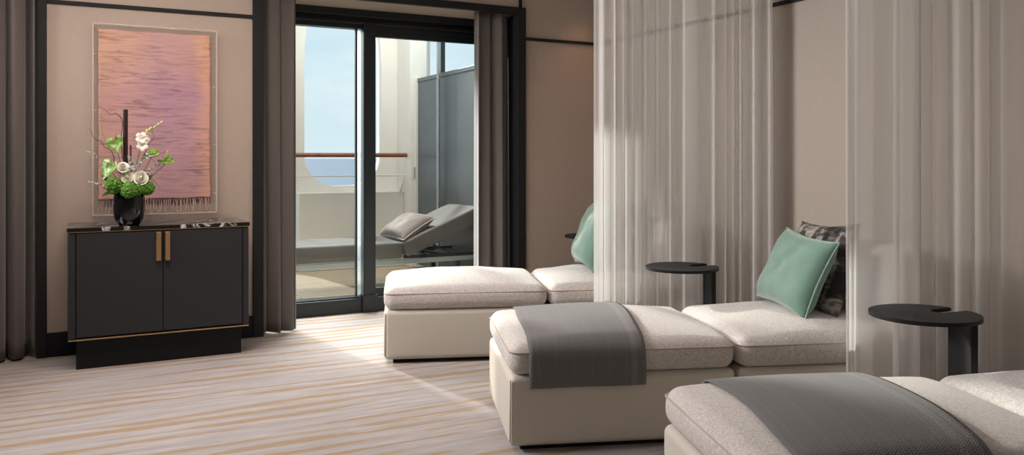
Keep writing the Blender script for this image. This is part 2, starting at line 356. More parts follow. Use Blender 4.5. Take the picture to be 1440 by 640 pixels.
def axis_samples(L, r, n):
    # parameters along an edge of length L, denser (tan spaced) inside the rounded ends
    k = 5; a = [r * (1 - math.tan(PI / 4 * (1 - i / k))) for i in range(k + 1)]
    mid = [r + (L - 2 * r) * i / n for i in range(1, n)]
    return a + mid + [L - x for x in reversed(a)]
def crown_g(X, Y):
    return max(0, 1 - abs(X) ** 2.4) * max(0, 1 - abs(Y) ** 2.4)
def pad(bm, x0, x1, y0, y1, z0, z1, r, crown=0.0, bulge=0.0, n=10, wob=0.0, seed=0):
    """rounded upholstered block with a domed top"""
    lo = Vector((x0, y0, z0)); hi = Vector((x1, y1, z1)); D = hi - lo
    S = [axis_samples(D[i], r, n if i < 2 else 3) for i in range(3)]
    cache = {}
    def vert(p):
        inner = Vector([min(max(p[i], r), D[i] - r) for i in range(3)])
        d = p - inner
        q = inner + d.normalized() * r if d.length > 1e-9 else inner
        X = 2 * q.x / D.x - 1; Y = 2 * q.y / D.y - 1; Z = q.z / D.z
        s = min(1, max(0, (Z - .35) / .6)); s = s * s * (3 - 2 * s)
        q = q + Vector((0, 0, crown * crown_g(X, Y) * s))
        zb = 1 - (2 * Z - 1) ** 2
        q.y += bulge * zb * (1 - X * X) * (1 if Y > .9 else -1 if Y < -.9 else 0)
        q.x += bulge * zb * (1 - Y * Y) * (1 if X > .9 else -1 if X < -.9 else 0)
        if wob:
            q.z += wob * s * noise.noise(Vector((q.x * 5 + seed, q.y * 5, seed)))
        key = (round(q.x, 5), round(q.y, 5), round(q.z, 5))
        if key not in cache: cache[key] = bm.verts.new(lo + q)
        return cache[key]
    for ax in range(3):
        a, b = (ax + 1) % 3, (ax + 2) % 3
        for side in (0, 1):
            grid = []
            for u in S[a]:
                row = []
                for w_ in S[b]:
                    p = Vector((0, 0, 0)); p[ax] = side * D[ax]; p[a] = u; p[b] = w_; row.append(vert(p))
                grid.append(row)
            for i in range(len(grid) - 1):
                for j in range(len(grid[0]) - 1):
                    q = [grid[i][j], grid[i + 1][j], grid[i + 1][j + 1], grid[i][j + 1]]
                    u_ = []
                    for v in q:
                        if v not in u_: u_.append(v)
                    if len(u_) > 2:
                        try: bm.faces.new(u_)
                        except ValueError: pass
def rrect(x0, x1, y0, y1, r, k=6):
    out = []
    for cx, cy, a0 in ((x1 - r, y1 - r, 0), (x0 + r, y1 - r, PI / 2), (x0 + r, y0 + r, PI), (x1 - r, y0 + r, 1.5 * PI)):
        for i in range(k + 1):
            a = a0 + PI / 2 * i / k; out.append((cx + r * math.cos(a), cy + r * math.sin(a)))
    return out

# ------------------------------------------------------------------ the setting: room
R = dict(loc=(A.x, A.y, 0), rotz=ANG)
CEIL = 2.6; T_END = 3.80; W_BACK = -8.0; T_LEFT = -4.0
DJ0, DJ1 = 1.235, 3.085        # clear opening of the door niche
GW = .5                        # glass line
bm = BX(T_LEFT, T_END + .15, W_BACK - .15, GW + .1, -.2, 0); obj('floor', bm, M['carpet'], kind='structure', **R)
bm = BX(T_LEFT, T_END + .15, W_BACK - .15, GW + .3, CEIL, CEIL + .12); obj('ceiling', bm, M['ceiling'], kind='structure', **R)
bm = bmesh.new()
box(bm, -.02, DJ0 - .02, 0, .15, 0, CEIL)
box(bm, DJ1 + .02, T_END, 0, .15, 0, CEIL)
box(bm, DJ0 - .02, DJ1 + .02, 0, .62, 2.25, CEIL)
box(bm, DJ0 - .17, DJ0 - .02, .15, .62, 0, CEIL)
box(bm, DJ1 + .06, DJ1 + .21, .15, .62, 0, CEIL)
box(bm, T_LEFT, -.02, .14, .3, 0, CEIL)
obj('wall_window', bm, M['wall'], kind='structure', **R)
bm = BX(T_END, T_END + .15, W_BACK, .15, 0, CEIL); obj('wall_right', bm, M['linen'], kind='structure', **R)
bm = BX(T_LEFT - .15, T_LEFT, W_BACK, .3, 0, CEIL); obj('wall_left', bm, M['wall'], kind='structure', **R)
bm = BX(T_LEFT - .15, T_END + .15, W_BACK - .15, W_BACK, 0, CEIL); obj('wall_back', bm, M['wall'], kind='structure', **R)
# dark trims
bm = bmesh.new()
box(bm, 1.168, DJ0, -.02, GW + .1, 0, 2.225, .003); box(bm, DJ1, 3.152, -.02, GW + .1, 0, 2.225, .003)
box(bm, 1.168, 3.152, -.02, .025, 2.225, 2.275, .003)
obj('trim_1', bm, M['black'], kind='structure', **R)
bm = BX(-.028, .021, -.02, .14, 0, CEIL, bev=.003); obj('trim_2', bm, M['black'], kind='structure', **R)
bm = BX(.021, 1.168, -.012, 0, 2.042, 2.064); obj('trim_3', bm, M['black'], kind='structure', **R)
bm = BX(3.152, T_END, -.012, 0, 2.034, 2.056); obj('trim_4', bm, M['black'], kind='structure', **R)
bm = BX(3.098, 3.122, -.012, 0, 2.275, CEIL); obj('trim_5', bm, M['black'], kind='structure', **R)
bm = BX(T_END - .012, T_END, W_BACK, 0, 2.034, 2.056); obj('trim_6', bm, M['black'], kind='structure', **R)
bm = BX(.021, 1.168, -.015, 0, 0, .14, bev=.003); obj('baseboard_window', bm, M['plinth'], kind='structure', **R)
bm = BX(3.152, T_END, -.015, 0, 0, .14, bev=.003); obj('baseboard_corner', bm, M['plinth'], kind='structure', **R)
bm = BX(T_END - .015, T_END, W_BACK, -.015, 0, .14, bev=.003); obj('baseboard_right', bm, M['plinth'], kind='structure', **R)

# glass door in the niche
dr = bpy.data.objects.new('door_1', None); COL.objects.link(dr); dr.location = (A.x, A.y, 0); dr.rotation_euler = (0, 0, ANG); dr['kind'] = 'structure'
bm = bmesh.new()
box(bm, DJ0, DJ1, GW, GW + .1, 0, .105, .004); box(bm, DJ0, DJ1, GW + .015, GW + .1, .105, .118, .003)
box(bm, DJ0, DJ1, GW + .02, GW + .1, 2.112, 2.25, .004)
box(bm, DJ0, DJ1, GW - .01, GW + .03, 2.145, 2.165, .004); box(bm, DJ0, DJ1, GW - .02, GW + .04, 2.195, 2.25, .004)
box(bm, DJ0, DJ0 + .06, GW, GW + .1, .1, 2.12, .003); box(bm, DJ1 - .03, DJ1, GW, GW + .1, .1, 2.12, .003)
obj('door_frame', bm, M['frame'], dr)
tm0, tm1 = T_at(511, GW), T_at(528, GW)
bm = bmesh.new(); box(bm, tm0, tm1, GW - .01, GW + .07, .02, 2.16, .005); box(bm, tm0 - .012, tm1 + .012, GW - .025, GW + .05, 0, .13, .004)
obj('mullion', bm, M['frame'], dr)
bm = BX(tm0 - .05, tm0 - .036, GW + .03, GW + .06, .11, 2.12, bev=.002); obj('seal_strip', bm, M['frame'], dr)
bm = BX(tm0 - .036, tm0, GW + .055, GW + .085, .11, 2.12, bev=.003); obj('glass_edge', bm, M['glass_edge'], dr)
bm = bmesh.new(); box(bm, tm1 - .01, DJ1, GW + .03, GW + .075, 2.062, 2.13, .004); box(bm, tm1 - .01, DJ1, GW + .03, GW + .075, .1, .17, .004); box(bm, T_at(674, GW + .03), DJ1, GW + .03, GW + .075, .1, 2.1, .004)
obj('sliding_leaf_frame', bm, M['frame'], dr)
bm = BX(DJ0 + .05, tm0 - .01, GW + .045, GW + .055, .11, 2.13); obj('glass_pane', bm, M['glass'], dr)
bm = BX(tm1 - .01, DJ1 - .02, GW + .048, GW + .058, .15, 2.08); obj('glass_pane', bm, M['glass'], dr)

# ------------------------------------------------------------------ the setting: balcony
SW = 3.15
bm = BX(-1.5, 6.0, GW + .1, SW + .2, -.2, -.01); obj('balcony_deck', bm, M['deck'], kind='structure', **R)
bm = BX(-1.5, 6.0, GW + .12, SW + .2, 3.25, 3.38); obj('balcony_ceiling', bm, M['white'], kind='structure', **R)
bm = BX(-1.6, -1.5, .3, SW + .2, -.2, 3.38); obj('wall_balcony', bm, M['white'], kind='structure', **R)
def plate_with_holes(name, outer, holes, y0, y1, mat):
    cu = bpy.data.curves.new(name, 'CURVE'); cu.dimensions = '2D'; cu.fill_mode = 'BOTH'; cu.extrude = abs(y1 - y0) / 2
    for loop in [outer] + holes:
        s = cu.splines.new('POLY'); s.points.add(len(loop) - 1); s.use_cyclic_u = True
        for p, (x, y) in zip(s.points, loop): p.co = (x, y, 0, 1)
    tmp = bpy.data.objects.new(name + '_outline', cu); COL.objects.link(tmp)
    dg = bpy.context.evaluated_depsgraph_get(); me = bpy.data.meshes.new_from_object(tmp.evaluated_get(dg))
    bpy.data.objects.remove(tmp); bpy.data.curves.remove(cu)
    b = bmesh.new(); b.from_mesh(me); bpy.data.meshes.remove(me)
    bmesh.ops.remove_doubles(b, verts=b.verts[:], dist=1e-5)
    for v in b.verts: v.co = Vector((v.co.x, (y0 + y1) / 2 + v.co.z, v.co.y))
    return obj(name, b, mat, kind='structure', **R)
def arch(x0, x1, z0, z1, rb, rt, rz=None):
    out = []
    rz = rz or rt
    for cx, cy, r, ry, a0 in ((x1 - rt, z1 - rz, rt, rz, 0), (x0 + rt, z1 - rz, rt, rz, PI / 2), (x0 + rb, z0 + rb, rb, rb, PI), (x1 - rb, z0 + rb, rb, rb, 1.5 * PI)):
        for i in range(11):
            a = a0 + PI / 2 * i / 10; out.append((cx + r * math.cos(a), cy + ry * math.sin(a)))
    return out
o0, o1, p0 = T_at(428, SW), T_at(536, SW), T_at(605, SW)
hull = plate_with_holes('wall_hull', [(-1.5, -.2), (6, -.2), (6, 3.25), (-1.5, 3.25)],
    [arch(o0, o1, .852, 3.18, .32, .38, 1.0), arch(p0, p0 + 1.3, .852, 3.1, .3, .3), arch(.35, o0 - .14, .12, 3.18, .12, .3), arch(-1.3, .1, .12, 3.18, .12, .3)], SW, SW + .14, M['white'])  # unseen left opening and raised tops are shaped to let the sun in
bm = BX(o0 - .1, T_at(577, 2.75), SW - .2, SW, -.01, .79, bev=.01); obj('wall_bulwark', bm, M['white'], kind='structure', **R)
c0, c1_ = T_at(577, 2.75), T_at(601, 2.75)
bm = BX(c0, c1_, 2.75, SW, -.01, 3.25, bev=.012); obj('wall_column', bm, M['white'], kind='structure', **R)
bm = BX(T_at(619, SW + .05), T_at(625, SW + .05), SW + .03, SW + .09, .86, 3.1); obj('trim_7', bm, M['darkgrey'], kind='structure', **R)
bm = BX(-300, 300, 0, 4000, -20.2, -20); 
bm.free()
bm = bmesh.new(); bmesh.ops.create_grid(bm, x_segments=4, y_segments=4, size=9000); obj('sea', bm, M['sea'], loc=(0, 9100, -20), kind='structure')

rt = thing('handrail', 'varnished brown wooden handrail with a thin white bar below, running across the white hull opening', 'handrail', RW(c0, 2.86), ANG)
L_ = c0 + 1.3
bm = bmesh.new(); tube(bm, [(-L_, 0, 1.178), (0, 0, 1.178)], .023, 14); obj('rail', bm, M['rail'], rt, smooth=True, angle=1)
bm = bmesh.new(); box(bm, -L_, -.02, -.012, .012, .955, .972, .003); obj('lower_bar', bm, M['white'], rt)
bm = bmesh.new(); tube(bm, [(-.02, 0, .965), (-.04, .08, .79)], .011, 10); obj('bracket', bm, M['white'], rt, smooth=True)
bm = bmesh.new(); tube(bm, [(-1.55, 0, .80), (-1.55, 0, 1.16)], .012, 10); obj('bracket', bm, M['white'], rt, smooth=True)

tp = T_at(587, 2.75)
pr = thing('balcony_partition', 'tall blue-grey divider panel standing behind the raised lounger back', 'divider', RW(tp, 2.75), ANG)
bm = BX(-.015, .015, -2.10, -.05, .03, 1.945, bev=.003); obj('panel', bm, M['partition'], pr)
bm = BX(-.022, .022, -2.10, -.05, 1.945, 1.985, bev=.003); obj('top_rail', bm, M['partition'], pr)
bm = BX(-.04, .02, -.06, 0, 0, 2.0, bev=.006); o_ = obj('end_post', bm, M['white'], pr); o_['label'] = 'white end post'
bm = BX(-.052, -.04, -.05, -.02, .93, 1.05, bev=.003); obj('latch', bm, M['stile'], pr)
tmid = None
# a pole standing close in front of the panel
for k in range(200):
    w_ = .7 + k * .01
    if T_at(617, w_) > tp - .06: break
po = thing('balcony_post', 'slim grey metal post in front of the blue-grey divider, deck to ceiling', 'post', RW(tp - .06, w_), ANG)
bm = bmesh.new(); tube(bm, [(0, 0, -.01), (0, 0, 3.25)], .018, 14); obj('pole', bm, M['stile'], po, smooth=True, angle=1)
bm = bmesh.new(); lathe(bm, [(0, -.01), (.05, -.01), (.05, .0), (.02, .006), (.018, .02)], 20); obj('foot_plate', bm, M['stile'], po, smooth=True, angle=.8)

# ------------------------------------------------------------------ drapes and sheers
def sheet(name, label, cat, x0, x1, z0, z1, folds, amp, mat, loc, rotz, seed, group=None, nz=28, depth=0.0, flare=.15, gather=0.0, hem=.08, thick=.003):
    rnd = random.Random(seed); ph = [rnd.uniform(0, 6.28) for _ in range(6)]; n = int(folds * 16)
    bm = bmesh.new(); rows = []
    def off(s, z):
        k = 1 + flare * (1 - (z - z0) / (z1 - z0))
        warp = s + .035 * math.sin(2 * PI * 1.7 * s + ph[0]) + .02 * math.sin(2 * PI * 3.1 * s + ph[1])
        a = math.sin(2 * PI * folds * warp + ph[2] + .5 * (1 - (z - z0) / (z1 - z0)) * math.sin(5 * s + ph[5]))
        a = math.copysign(abs(a) ** .8, a)
        env = .7 + .3 * math.sin(2 * PI * 2.3 * s + ph[3])
        b = .25 * math.sin(2 * PI * folds * 2.1 * warp + ph[4])
        return amp * k * (a * env + b)
    for j in range(nz + 1):
        z = z0 + (z1 - z0) * j / nz; row = []
        for i in range(n + 1):
            s = i / n
            x = x0 + (x1 - x0) * s + .35 * amp * math.cos(2 * PI * folds * s + ph[2]) * min(1, 8 * s, 8 * (1 - s))
            row.append(bm.verts.new((x, off(s, z), z)))
        rows.append(row)
    for j in range(nz):
        for i in range(n): bm.faces.new((rows[j][i], rows[j][i + 1], rows[j + 1][i + 1], rows[j + 1][i]))
    o = obj(name, bm, mat, loc=loc, rotz=rotz, smooth=True)
    if thick:
        md = o.modifiers.new('thickness', 'SOLIDIFY'); md.thickness = thick; md.offset = 0
    tag(o, label, cat, group); return o
GC = 'heavy taupe drapes'
sheet('drape', 'heavy taupe drape at far left beside the pink art wall', 'curtain', -.66, -.04, .012, 2.58, 6.5, .085, M['drape'], (*RW(0, .03)[:2], 0), ANG, 3, GC)
sheet('drape', 'heavy taupe drape between the charcoal cabinet and the glass door', 'curtain', DJ0 + .003, 1.462, .012, 2.245, 2.6, .08, M['drape'], (*RW(0, .10)[:2], 0), ANG, 11, GC)
sheet('drape', 'heavy taupe drape on the right of the glass door, beyond the farthest ottoman', 'curtain', 2.80, DJ1 - .003, .012, 2.245, 3.6, .07, M['drape'], (*RW(0, .12)[:2], 0), ANG, 23, GC)

BA = math.atan2(154, 1155); B = Vector((math.cos(BA), math.sin(BA), 0)); D = Vector((-math.sin(BA), math.cos(BA), 0))
N1, N2, N3 = Vector((-.711, 4.56, 0)), Vector((-.01, 3.185, 0)), Vector((.584, 1.90, 0))
GS = 'white sheer curtains between the daybeds'
sheet('sheer_curtain', 'translucent white sheer curtain hanging behind the middle daybed and its round table', 'curtain', .64, 1.675, .015, CEIL - .005, 13, .030, M['sheer'], N2 + D * 1.28, BA, 5, GS, thick=0)
sheet('sheer_curtain', 'translucent white sheer curtain at the right edge behind the nearest round table', 'curtain', .925, 1.80, .015, CEIL - .005, 9, .034, M['sheer'], N3 + D * 1.27, BA, 8, GS, thick=0)

# ------------------------------------------------------------------ daybeds
BW = .76; CR = dict(r=.045, crown=.045)
Z0C, Z1C = .295, .42
def seam_loop(x0, x1, y0, y1, z, r=.05, rad=.0035):
    bm = bmesh.new(); tube(bm, [(x, y, z) for x, y in rrect(x0, x1, y0, y1, r, 8)], rad, 6, closed=True); return bm
def cushion_on(parent, x0, x1, name, seed):
    bm = bmesh.new(); pad(bm, x0, x1, .0, BW, Z0C, Z1C, .052, .056, .006, 14, .006, seed)
    c = obj(name, bm, M['boucle'], parent, smooth=True)
    obj('piping', seam_loop(x0 + .0015, x1 - .0015, .0015, BW - .0015, Z1C - .03, .045), M['piping'], c, smooth=True)
    return c
def base_on(parent, x0, x1):
    bm = bmesh.new(); pad(bm, x0, x1, .004, BW - .004, .022, .298, .028, 0, .003, 6)
    b = obj('base', bm, M['leather'], parent, smooth=True)
    bm = bmesh.new(); tube(bm, [(x0 + .004, .0085, .045), (x0 + .004, .0085, .285)], .003, 6); obj('corner_seam', bm, M['leather'], b, smooth=True)
    bm = BX(x0 + .05, x1 - .05, .05, BW - .085, 0, .024); pl = obj('plinth', bm, M['plinth'], parent); pl['label'] = 'recessed black plinth'
OL = .925
def ottoman(N, label, seed):
    t = thing('ottoman', label, 'ottoman', N, BA, 'daybed ottomans'); base_on(t, 0, OL); cushion_on(t, 0, OL, 'cushion', seed); return t
def chaise(N, label, seed):
    t = thing('lounge_seat', label, 'lounge seat', N, BA, 'daybed lounge seats'); a, b = OL + .012, OL + .80
    base_on(t, a, b + .10); cushion_on(t, a, b - .02, 'seat_cushion', seed)
    bm = bmesh.new(); pad(bm, b - .10, b + .10, .01, BW - .01, .36, .77, .05, .01, .01, 10); obj('backrest', bm, M['boucle'], t, smooth=True); return t
ottoman(N1, 'beige boucle ottoman on a cream leather base nearest the glass door, no throw', 1)
ottoman(N2, 'beige boucle ottoman with a grey throw, in the middle of the row', 2)
ottoman(N3, 'beige boucle ottoman with a grey throw in the front right foreground', 3)
chaise(N1, 'lounge seat with a pale green pillow, farthest, partly behind the white sheer', 4)
chaise(N2, 'lounge seat holding sage and patterned pillows, in front of the white sheer', 5)
chaise(N3, 'lounge seat at the right frame edge in front of the nearest round table', 6)

def ztop(l, y, x0=0, x1=OL):
    r = .052; X = 2 * (l - x0) / (x1 - x0) - 1; Y = 2 * y / BW - 1; z = Z1C + .056 * crown_g(X, Y)
    a = min(l - x0, x1 - l)
    if a < r: z -= r - math.sqrt(max(0, r * r - (r - a) ** 2))
    return z
def throw(N, label, la, lb, skew, hang, seed):
    bm = bmesh.new(); uv = bm.loops.layers.uv.new('UVMap'); g = .011; r = .052
    ys = []
    for k in range(15): ys.append(('n', k / 14))
    for k in range(1, 9): ys.append(('an', k / 8))
    for k in range(1, 25): ys.append(('t', k / 25))
    for k in range(0, 9): ys.append(('af', k / 8))
    for k in range(1, 11): ys.append(('f', k / 10))
    rows = []; NL = 26
    for i in range(NL + 1):
        s = i / NL; row = []; dist = 0; prev = None
        for kind, q in ys:
            l = la + (lb - la) * s
            # the cloth sits a little obliquely
            if kind in ('n', 'an'): yy = 0
            elif kind == 't': yy = q * BW
            else: yy = BW
            l += skew * (yy / BW) + .004 * math.sin(9 * yy + seed + 3 * s)
            zt = lambda y: ztop(min(max(l, .0), OL), y)
            if kind == 'n':
                z = hang + (Z1C - r - hang) * q; y = -g - .004 * math.sin(3.0 * s * PI + seed) * (1 - q) - .006 * (1 - abs(2 * q - 1)) - .002
            elif kind == 'an':
                a = PI / 2 * q; y = r - (r + g) * math.cos(a); z = Z1C - r + (r + g) * math.sin(a) + (zt(max(y, 0)) - Z1C) * q
            elif kind == 't':
                y = r + (BW - 2 * r) * q; z = zt(y) + g
            elif kind == 'af':
                a = PI / 2 * (1 - q); y = BW - r + (r + g) * math.cos(a); z = Z1C - r + (r + g) * math.sin(a) + (zt(min(y, BW)) - Z1C) * (1 - q)
            else:
                y = BW + g + .002; z = Z1C - r - (Z1C - r - .30) * q
            z -= 0
            p = Vector((l, y, z))
            if prev is not None: dist += (p - prev).length
            prev = p
            row.append((bm.verts.new(p), s * (lb - la), dist))
        rows.append(row)
    for i in range(NL):
        for j in range(len(ys) - 1):
            q = (rows[i][j], rows[i + 1][j], rows[i + 1][j + 1], rows[i][j + 1])
            f = bm.faces.new([a[0] for a in q])
            for lp, a in zip(f.loops, q): lp[uv].uv = (a[1], a[2])
    o = obj('throw_blanket', bm, M['throw'], loc=N, rotz=BA, smooth=True)
    md = o.modifiers.new('thickness', 'SOLIDIFY'); md.thickness = .006; md.offset = 0
    tag(o, label, 'throw', 'grey herringbone throws'); return o
throw(N2, 'grey woven throw draped over the middle ottoman, its front edge hanging down', .072, .545, .035, .255, 1)
throw(N3, 'grey woven throw across the ottoman in the front right foreground', .10, .59, .035, .25, 4)

def pillow_bm(w, h, t, n=26, pinch=.055, sag=0.0, seed=0, ear=.5):
    bm = bmesh.new(); top = []; bot = []; edge = []
    def P(i, j):
        X = 2 * i / n - 1; Y = 2 * j / n - 1
        x = X * w / 2 * (1 - pinch * 2 * (1 - Y * Y) * abs(X) ** 3 * .9); y = Y * h / 2 * (1 - pinch * 2 * (1 - X * X) * abs(Y) ** 3 * .9)
        th = t / 2 * (max(0, 1 - X ** 4) ** .62) * (max(0, 1 - Y ** 4) ** .62)
        th *= 1 + .10 * noise.noise(Vector((X * 1.7 + seed, Y * 1.7, seed)))
        th += .010 * noise.noise(Vector((X * 3 + seed, Y * 3, 2))) * (1 - X ** 2) * (1 - Y ** 2)
        if Y < 0: th *= 1 + sag * -Y
        return x, y, th
    for i in range(n + 1):
        rt_, rb = [], []
        for j in range(n + 1):
            x, y, th = P(i, j)
            if i in (0, n) or j in (0, n): v = bm.verts.new((x, y, 0)); rt_.append(v); rb.append(v)
            else: rt_.append(bm.verts.new((x, y, th))); rb.append(bm.verts.new((x, y, -th * .9)))
        top.append(rt_); bot.append(rb)
    for i in range(n):
        for j in range(n):
            bm.faces.new((top[i][j], top[i + 1][j], top[i + 1][j + 1], top[i][j + 1])); bm.faces.new((bot[i][j], bot[i][j + 1], bot[i + 1][j + 1], bot[i + 1][j]))
    for i in range(n): edge.append(P(i, 0)[:2])
    for j in range(n): edge.append(P(n, j)[:2])
    for i in range(n, 0, -1): edge.append(P(i, n)[:2])
    for j in range(n, 0, -1): edge.append(P(0, j)[:2])
    return bm, [(x, y, 0) for x, y in edge]
def place(o, origin, X, Y):
    X = X.normalized(); Y = (Y - X * Y.dot(X)).normalized(); Z = X.cross(Y)
    o.matrix_world = Matrix(((X.x, Y.x, Z.x, origin.x), (X.y, Y.y, Z.y, origin.y), (X.z, Y.z, Z.z, origin.z), (0, 0, 0, 1)))
def pillow(N, l, m_, z, w, h, t, lean, yaw, roll, mat, pipe, label, group, seed, name='pillow'):
    bm, ed = pillow_bm(w, h, t, seed=seed, sag=.25)
    o = obj(name, bm, mat, smooth=True); tag(o, label, 'pillow', group)
    if pipe:
        b2 = bmesh.new(); tube(b2, ed, .0042, 6, closed=True); p = obj('piping', b2, pipe, o, smooth=True)
    Zr = Matrix.Rotation(yaw, 3, 'Z'); X = Zr @ (-D); bb = Zr @ B
    Y = bb * math.sin(lean) + Vector((0, 0, 1)) * math.cos(lean)
    X2 = X * math.cos(roll) + Y * math.sin(roll); Y2 = -X * math.sin(roll) + Y * math.cos(roll)
    place(o, N + B * l + D * m_ + Vector((0, 0, z)), X2, Y2); return o
GP = 'pillows on the daybeds'
pillow(N2, 1.375, .405, .630, .51, .365, .14, .42, 0, -.05, M['green'], M['green_pipe'], 'plain sage green pillow leaning on the patterned pillow', GP, 3)
pillow(N2, 1.505, .44, .640, .52, .44, .12, .30, 0, .06, M['print'], None, 'black and grey brushstroke patterned pillow behind the sage green one', GP, 9)
pillow(N1, 1.30, .42, .67, .50, .43, .17, .36, 0, 0, M['green'], M['green_pipe'], 'pale green pillow on the farthest seat, half hidden by the sheer', GP, 6)
pillow(N1, 1.50, .42, .68, .50, .43, .12, .28, 0, .05, M['print'], None, 'patterned pillow seen only through the white sheer on the farthest seat', GP, 12)

# ------------------------------------------------------------------ round side tables
def side_table(loc, rz, label):
    t = thing('side_table', label, 'side table', loc, rz, 'black round side tables'); R_ = .183; h = .60
    # round top with an open slot on its far right
    na = math.radians(17); hw = .031; inner = .075
    a_off = math.asin(hw / R_); pts = []
    k = 64; st = na + a_off; en = na - a_off + 2 * PI
    for i in range(k + 1):
        a = st + (en - st) * i / k; pts.append((R_ * math.cos(a), R_ * math.sin(a)))
    ex, ey = math.cos(na), math.sin(na)
    for i in range(13):
        a = -PI / 2 - PI * i / 12
        lx, ly = inner + hw * math.cos(a), hw * math.sin(a)
        pts.append((lx * ex - ly * ey, lx * ey + ly * ex))
    bm = bmesh.new(); prism(bm, pts, h - .014, h)
    eds = [e_ for e_ in bm.edges if abs(e_.verts[0].co.z - e_.verts[1].co.z) < 1e-6]
    bmesh.ops.bevel(bm, geom=eds, offset=.003, segments=2, affect='EDGES')
    obj('table_top', bm, M['table'], t)
    bm = bmesh.new(); arc = []; a0, a1 = math.radians(-28), math.radians(24)
    arc = [(.168 * math.cos(a0 + (a1 - a0) * i / 16), .168 * math.sin(a0 + (a1 - a0) * i / 16)) for i in range(17)] + [(.146 * math.cos(a1 - (a1 - a0) * i / 16), .146 * math.sin(a1 - (a1 - a0) * i / 16)) for i in range(17)]
    prism(bm, arc, .01, h - .013); obj('column', bm, M['table'], t)
    bm = bmesh.new(); lathe(bm, [(0, 0), (.165, 0), (.17, .003), (.17, .009), (.166, .012), (0, .012)], 48); obj('base_plate', bm, M['table'], t, smooth=True, angle=.6)
    return t
side_table((.558, 5.84, 0), BA, 'black round side table farthest away, mostly hidden by the pale green pillow')
side_table((.862, 4.165, 0), BA, 'black round side table behind the middle daybed, before the first sheer')
side_table((1.463, 2.914, 0), BA, 'black round side table nearest, on the right before the second sheer')

# ------------------------------------------------------------------ cabinet
cb = thing('cabinet', 'charcoal two-door cabinet with black marble top and brass handles under the woven art', 'cabinet', RW(.60, 0), ANG)
o0_ = -.60
bm = bmesh.new(); box(bm, .14 + o0_, 1.066 + o0_, -.42, -.03, .172, .744, .002); obj('carcass', bm, M['cabinet'], cb)
for a, b in ((.134, .172), (1.036, 1.072)):
    bm = BX(a + o0_, b + o0_, -.438, -.02, .170, .745, bev=.008); obj('side_panel', bm, M['cabinet'], cb)
for a, b in ((.176, .604), (.608, 1.033)):
    bm = BX(a + o0_, b + o0_, -.44, -.42, .180, .740, bev=.002); d_ = obj('door', bm, M['cabinet'], cb)
    hx = (.570, .594) if a < .5 else (.617, .641)
    bm = bmesh.new(); box(bm, hx[0] + o0_, hx[1] + o0_, -.462, -.456, .575, .735, .0015); box(bm, hx[0] + o0_, hx[1] + o0_, -.458, -.44, .725, .735, .0015); box(bm, hx[0] + o0_, hx[1] + o0_, -.4585, -.4395, .58, .69, .0008)
    h_ = obj('handle', bm, M['brass'], d_); h_['label'] = 'flat brass pull'
bm = BX(.136 + o0_, 1.070 + o0_, -.442, -.02, .7455, .7505); obj('upper_inlay', bm, M['brass'], cb)
bm = BX(.136 + o0_, 1.070 + o0_, -.442, -.02, .163, .170); obj('lower_inlay', bm, M['brass'], cb)
bm = BX(.13 + o0_, 1.076 + o0_, -.446, -.012, .7505, .772, bev=.002); t_ = obj('top', bm, M['marble'], cb); t_['label'] = 'black marble top with white veins'
bm = BX(.174 + o0_, 1.035 + o0_, -.40, -.03, 0, .164, bev=.002); obj('plinth', bm, M['plinth'], cb)

# ------------------------------------------------------------------ framed weaving
ac = thing('display_case', 'clear acrylic box case fixed to the wall around the pink weaving', 'display case', RW(.60, 0, .81), ANG)
x0, x1, zb = .255 - .60, .944 - .60, 1.13
bm = BX(x0, x1, -.066, -.062, 0, zb); obj('front_pane', bm, M['acrylic'], ac)
bm = bmesh.new()
for q in ((x0, x0 + .006, 0, zb), (x1 - .006, x1, 0, zb)): box(bm, q[0], q[1], -.0619, -.002, q[2], q[3])
box(bm, x0, x1, -.0619, -.002, 0, .006); box(bm, x0, x1, -.0619, -.002, zb - .006, zb); obj('rim', bm, M['acrylic_edge'], ac)
for nm_, ya, yb in (('front_edge', -.0685, -.0665), ('back_edge', -.004, -.001)):
    bm = bmesh.new(); e_ = .0045
    box(bm, x0, x0 + e_, ya, yb, 0, zb); box(bm, x1 - e_, x1, ya, yb, 0, zb); box(bm, x0 + e_, x1 - e_, ya, yb, 0, e_); box(bm, x0 + e_, x1 - e_, ya, yb, zb - e_, zb)
    obj(nm_, bm, M['acrylic_line'], ac)
for px_, pz in [(x0, z) for z in (.10, .36, .62, .95)] + [(x1, z) for z in (.12, .42, .78)] + [(x, zb) for x in (-.13, .08, .24)] + [(x, 0) for x in (-.2, .12)]:
    bm = bmesh.new(); dx = .02 if px_ == x0 else -.02 if px_ == x1 else 0; dz = -.02 if pz == zb else .02 if pz == 0 else 0
    tube(bm, [(px_, -.04, pz), (px_ + dx, -.04, pz + dz)], .0025, 6); obj('pin', bm, M['stile'], ac, smooth=True)
tw = thing('woven_tapestry', 'pink, orange and purple hand-woven hanging with fringe inside the clear case', 'artwork', RW(.60, 0, .90), ANG)
bm = bmesh.new(); uv = bm.loops.layers.uv.new('UVMap'); nx, nzz = 60, 90; xa, xb = .286 - .60, .909 - .60; Hh = 1.01; gr = []
for i in range(nx + 1):
    r_ = []
    for j in range(nzz + 1):
        X, Z_ = i / nx, j / nzz
        x = xa + (xb - xa) * X + (.007 * noise.noise(Vector((X * 3, Z_ * 9, 4))) + .004 * noise.noise(Vector((1, Z_ * 45, 4)))) * (abs(2 * X - 1) ** 3)
        z = Hh * Z_ + .008 * noise.noise(Vector((X * 6, 3, 1))) * (abs(2 * Z_ - 1) ** 3)
        y = -.026 + .004 * noise.noise(Vector((X * 4, Z_ * 6, 9)))
        r_.append((bm.verts.new((x, y, z)), X, Z_))
    gr.append(r_)
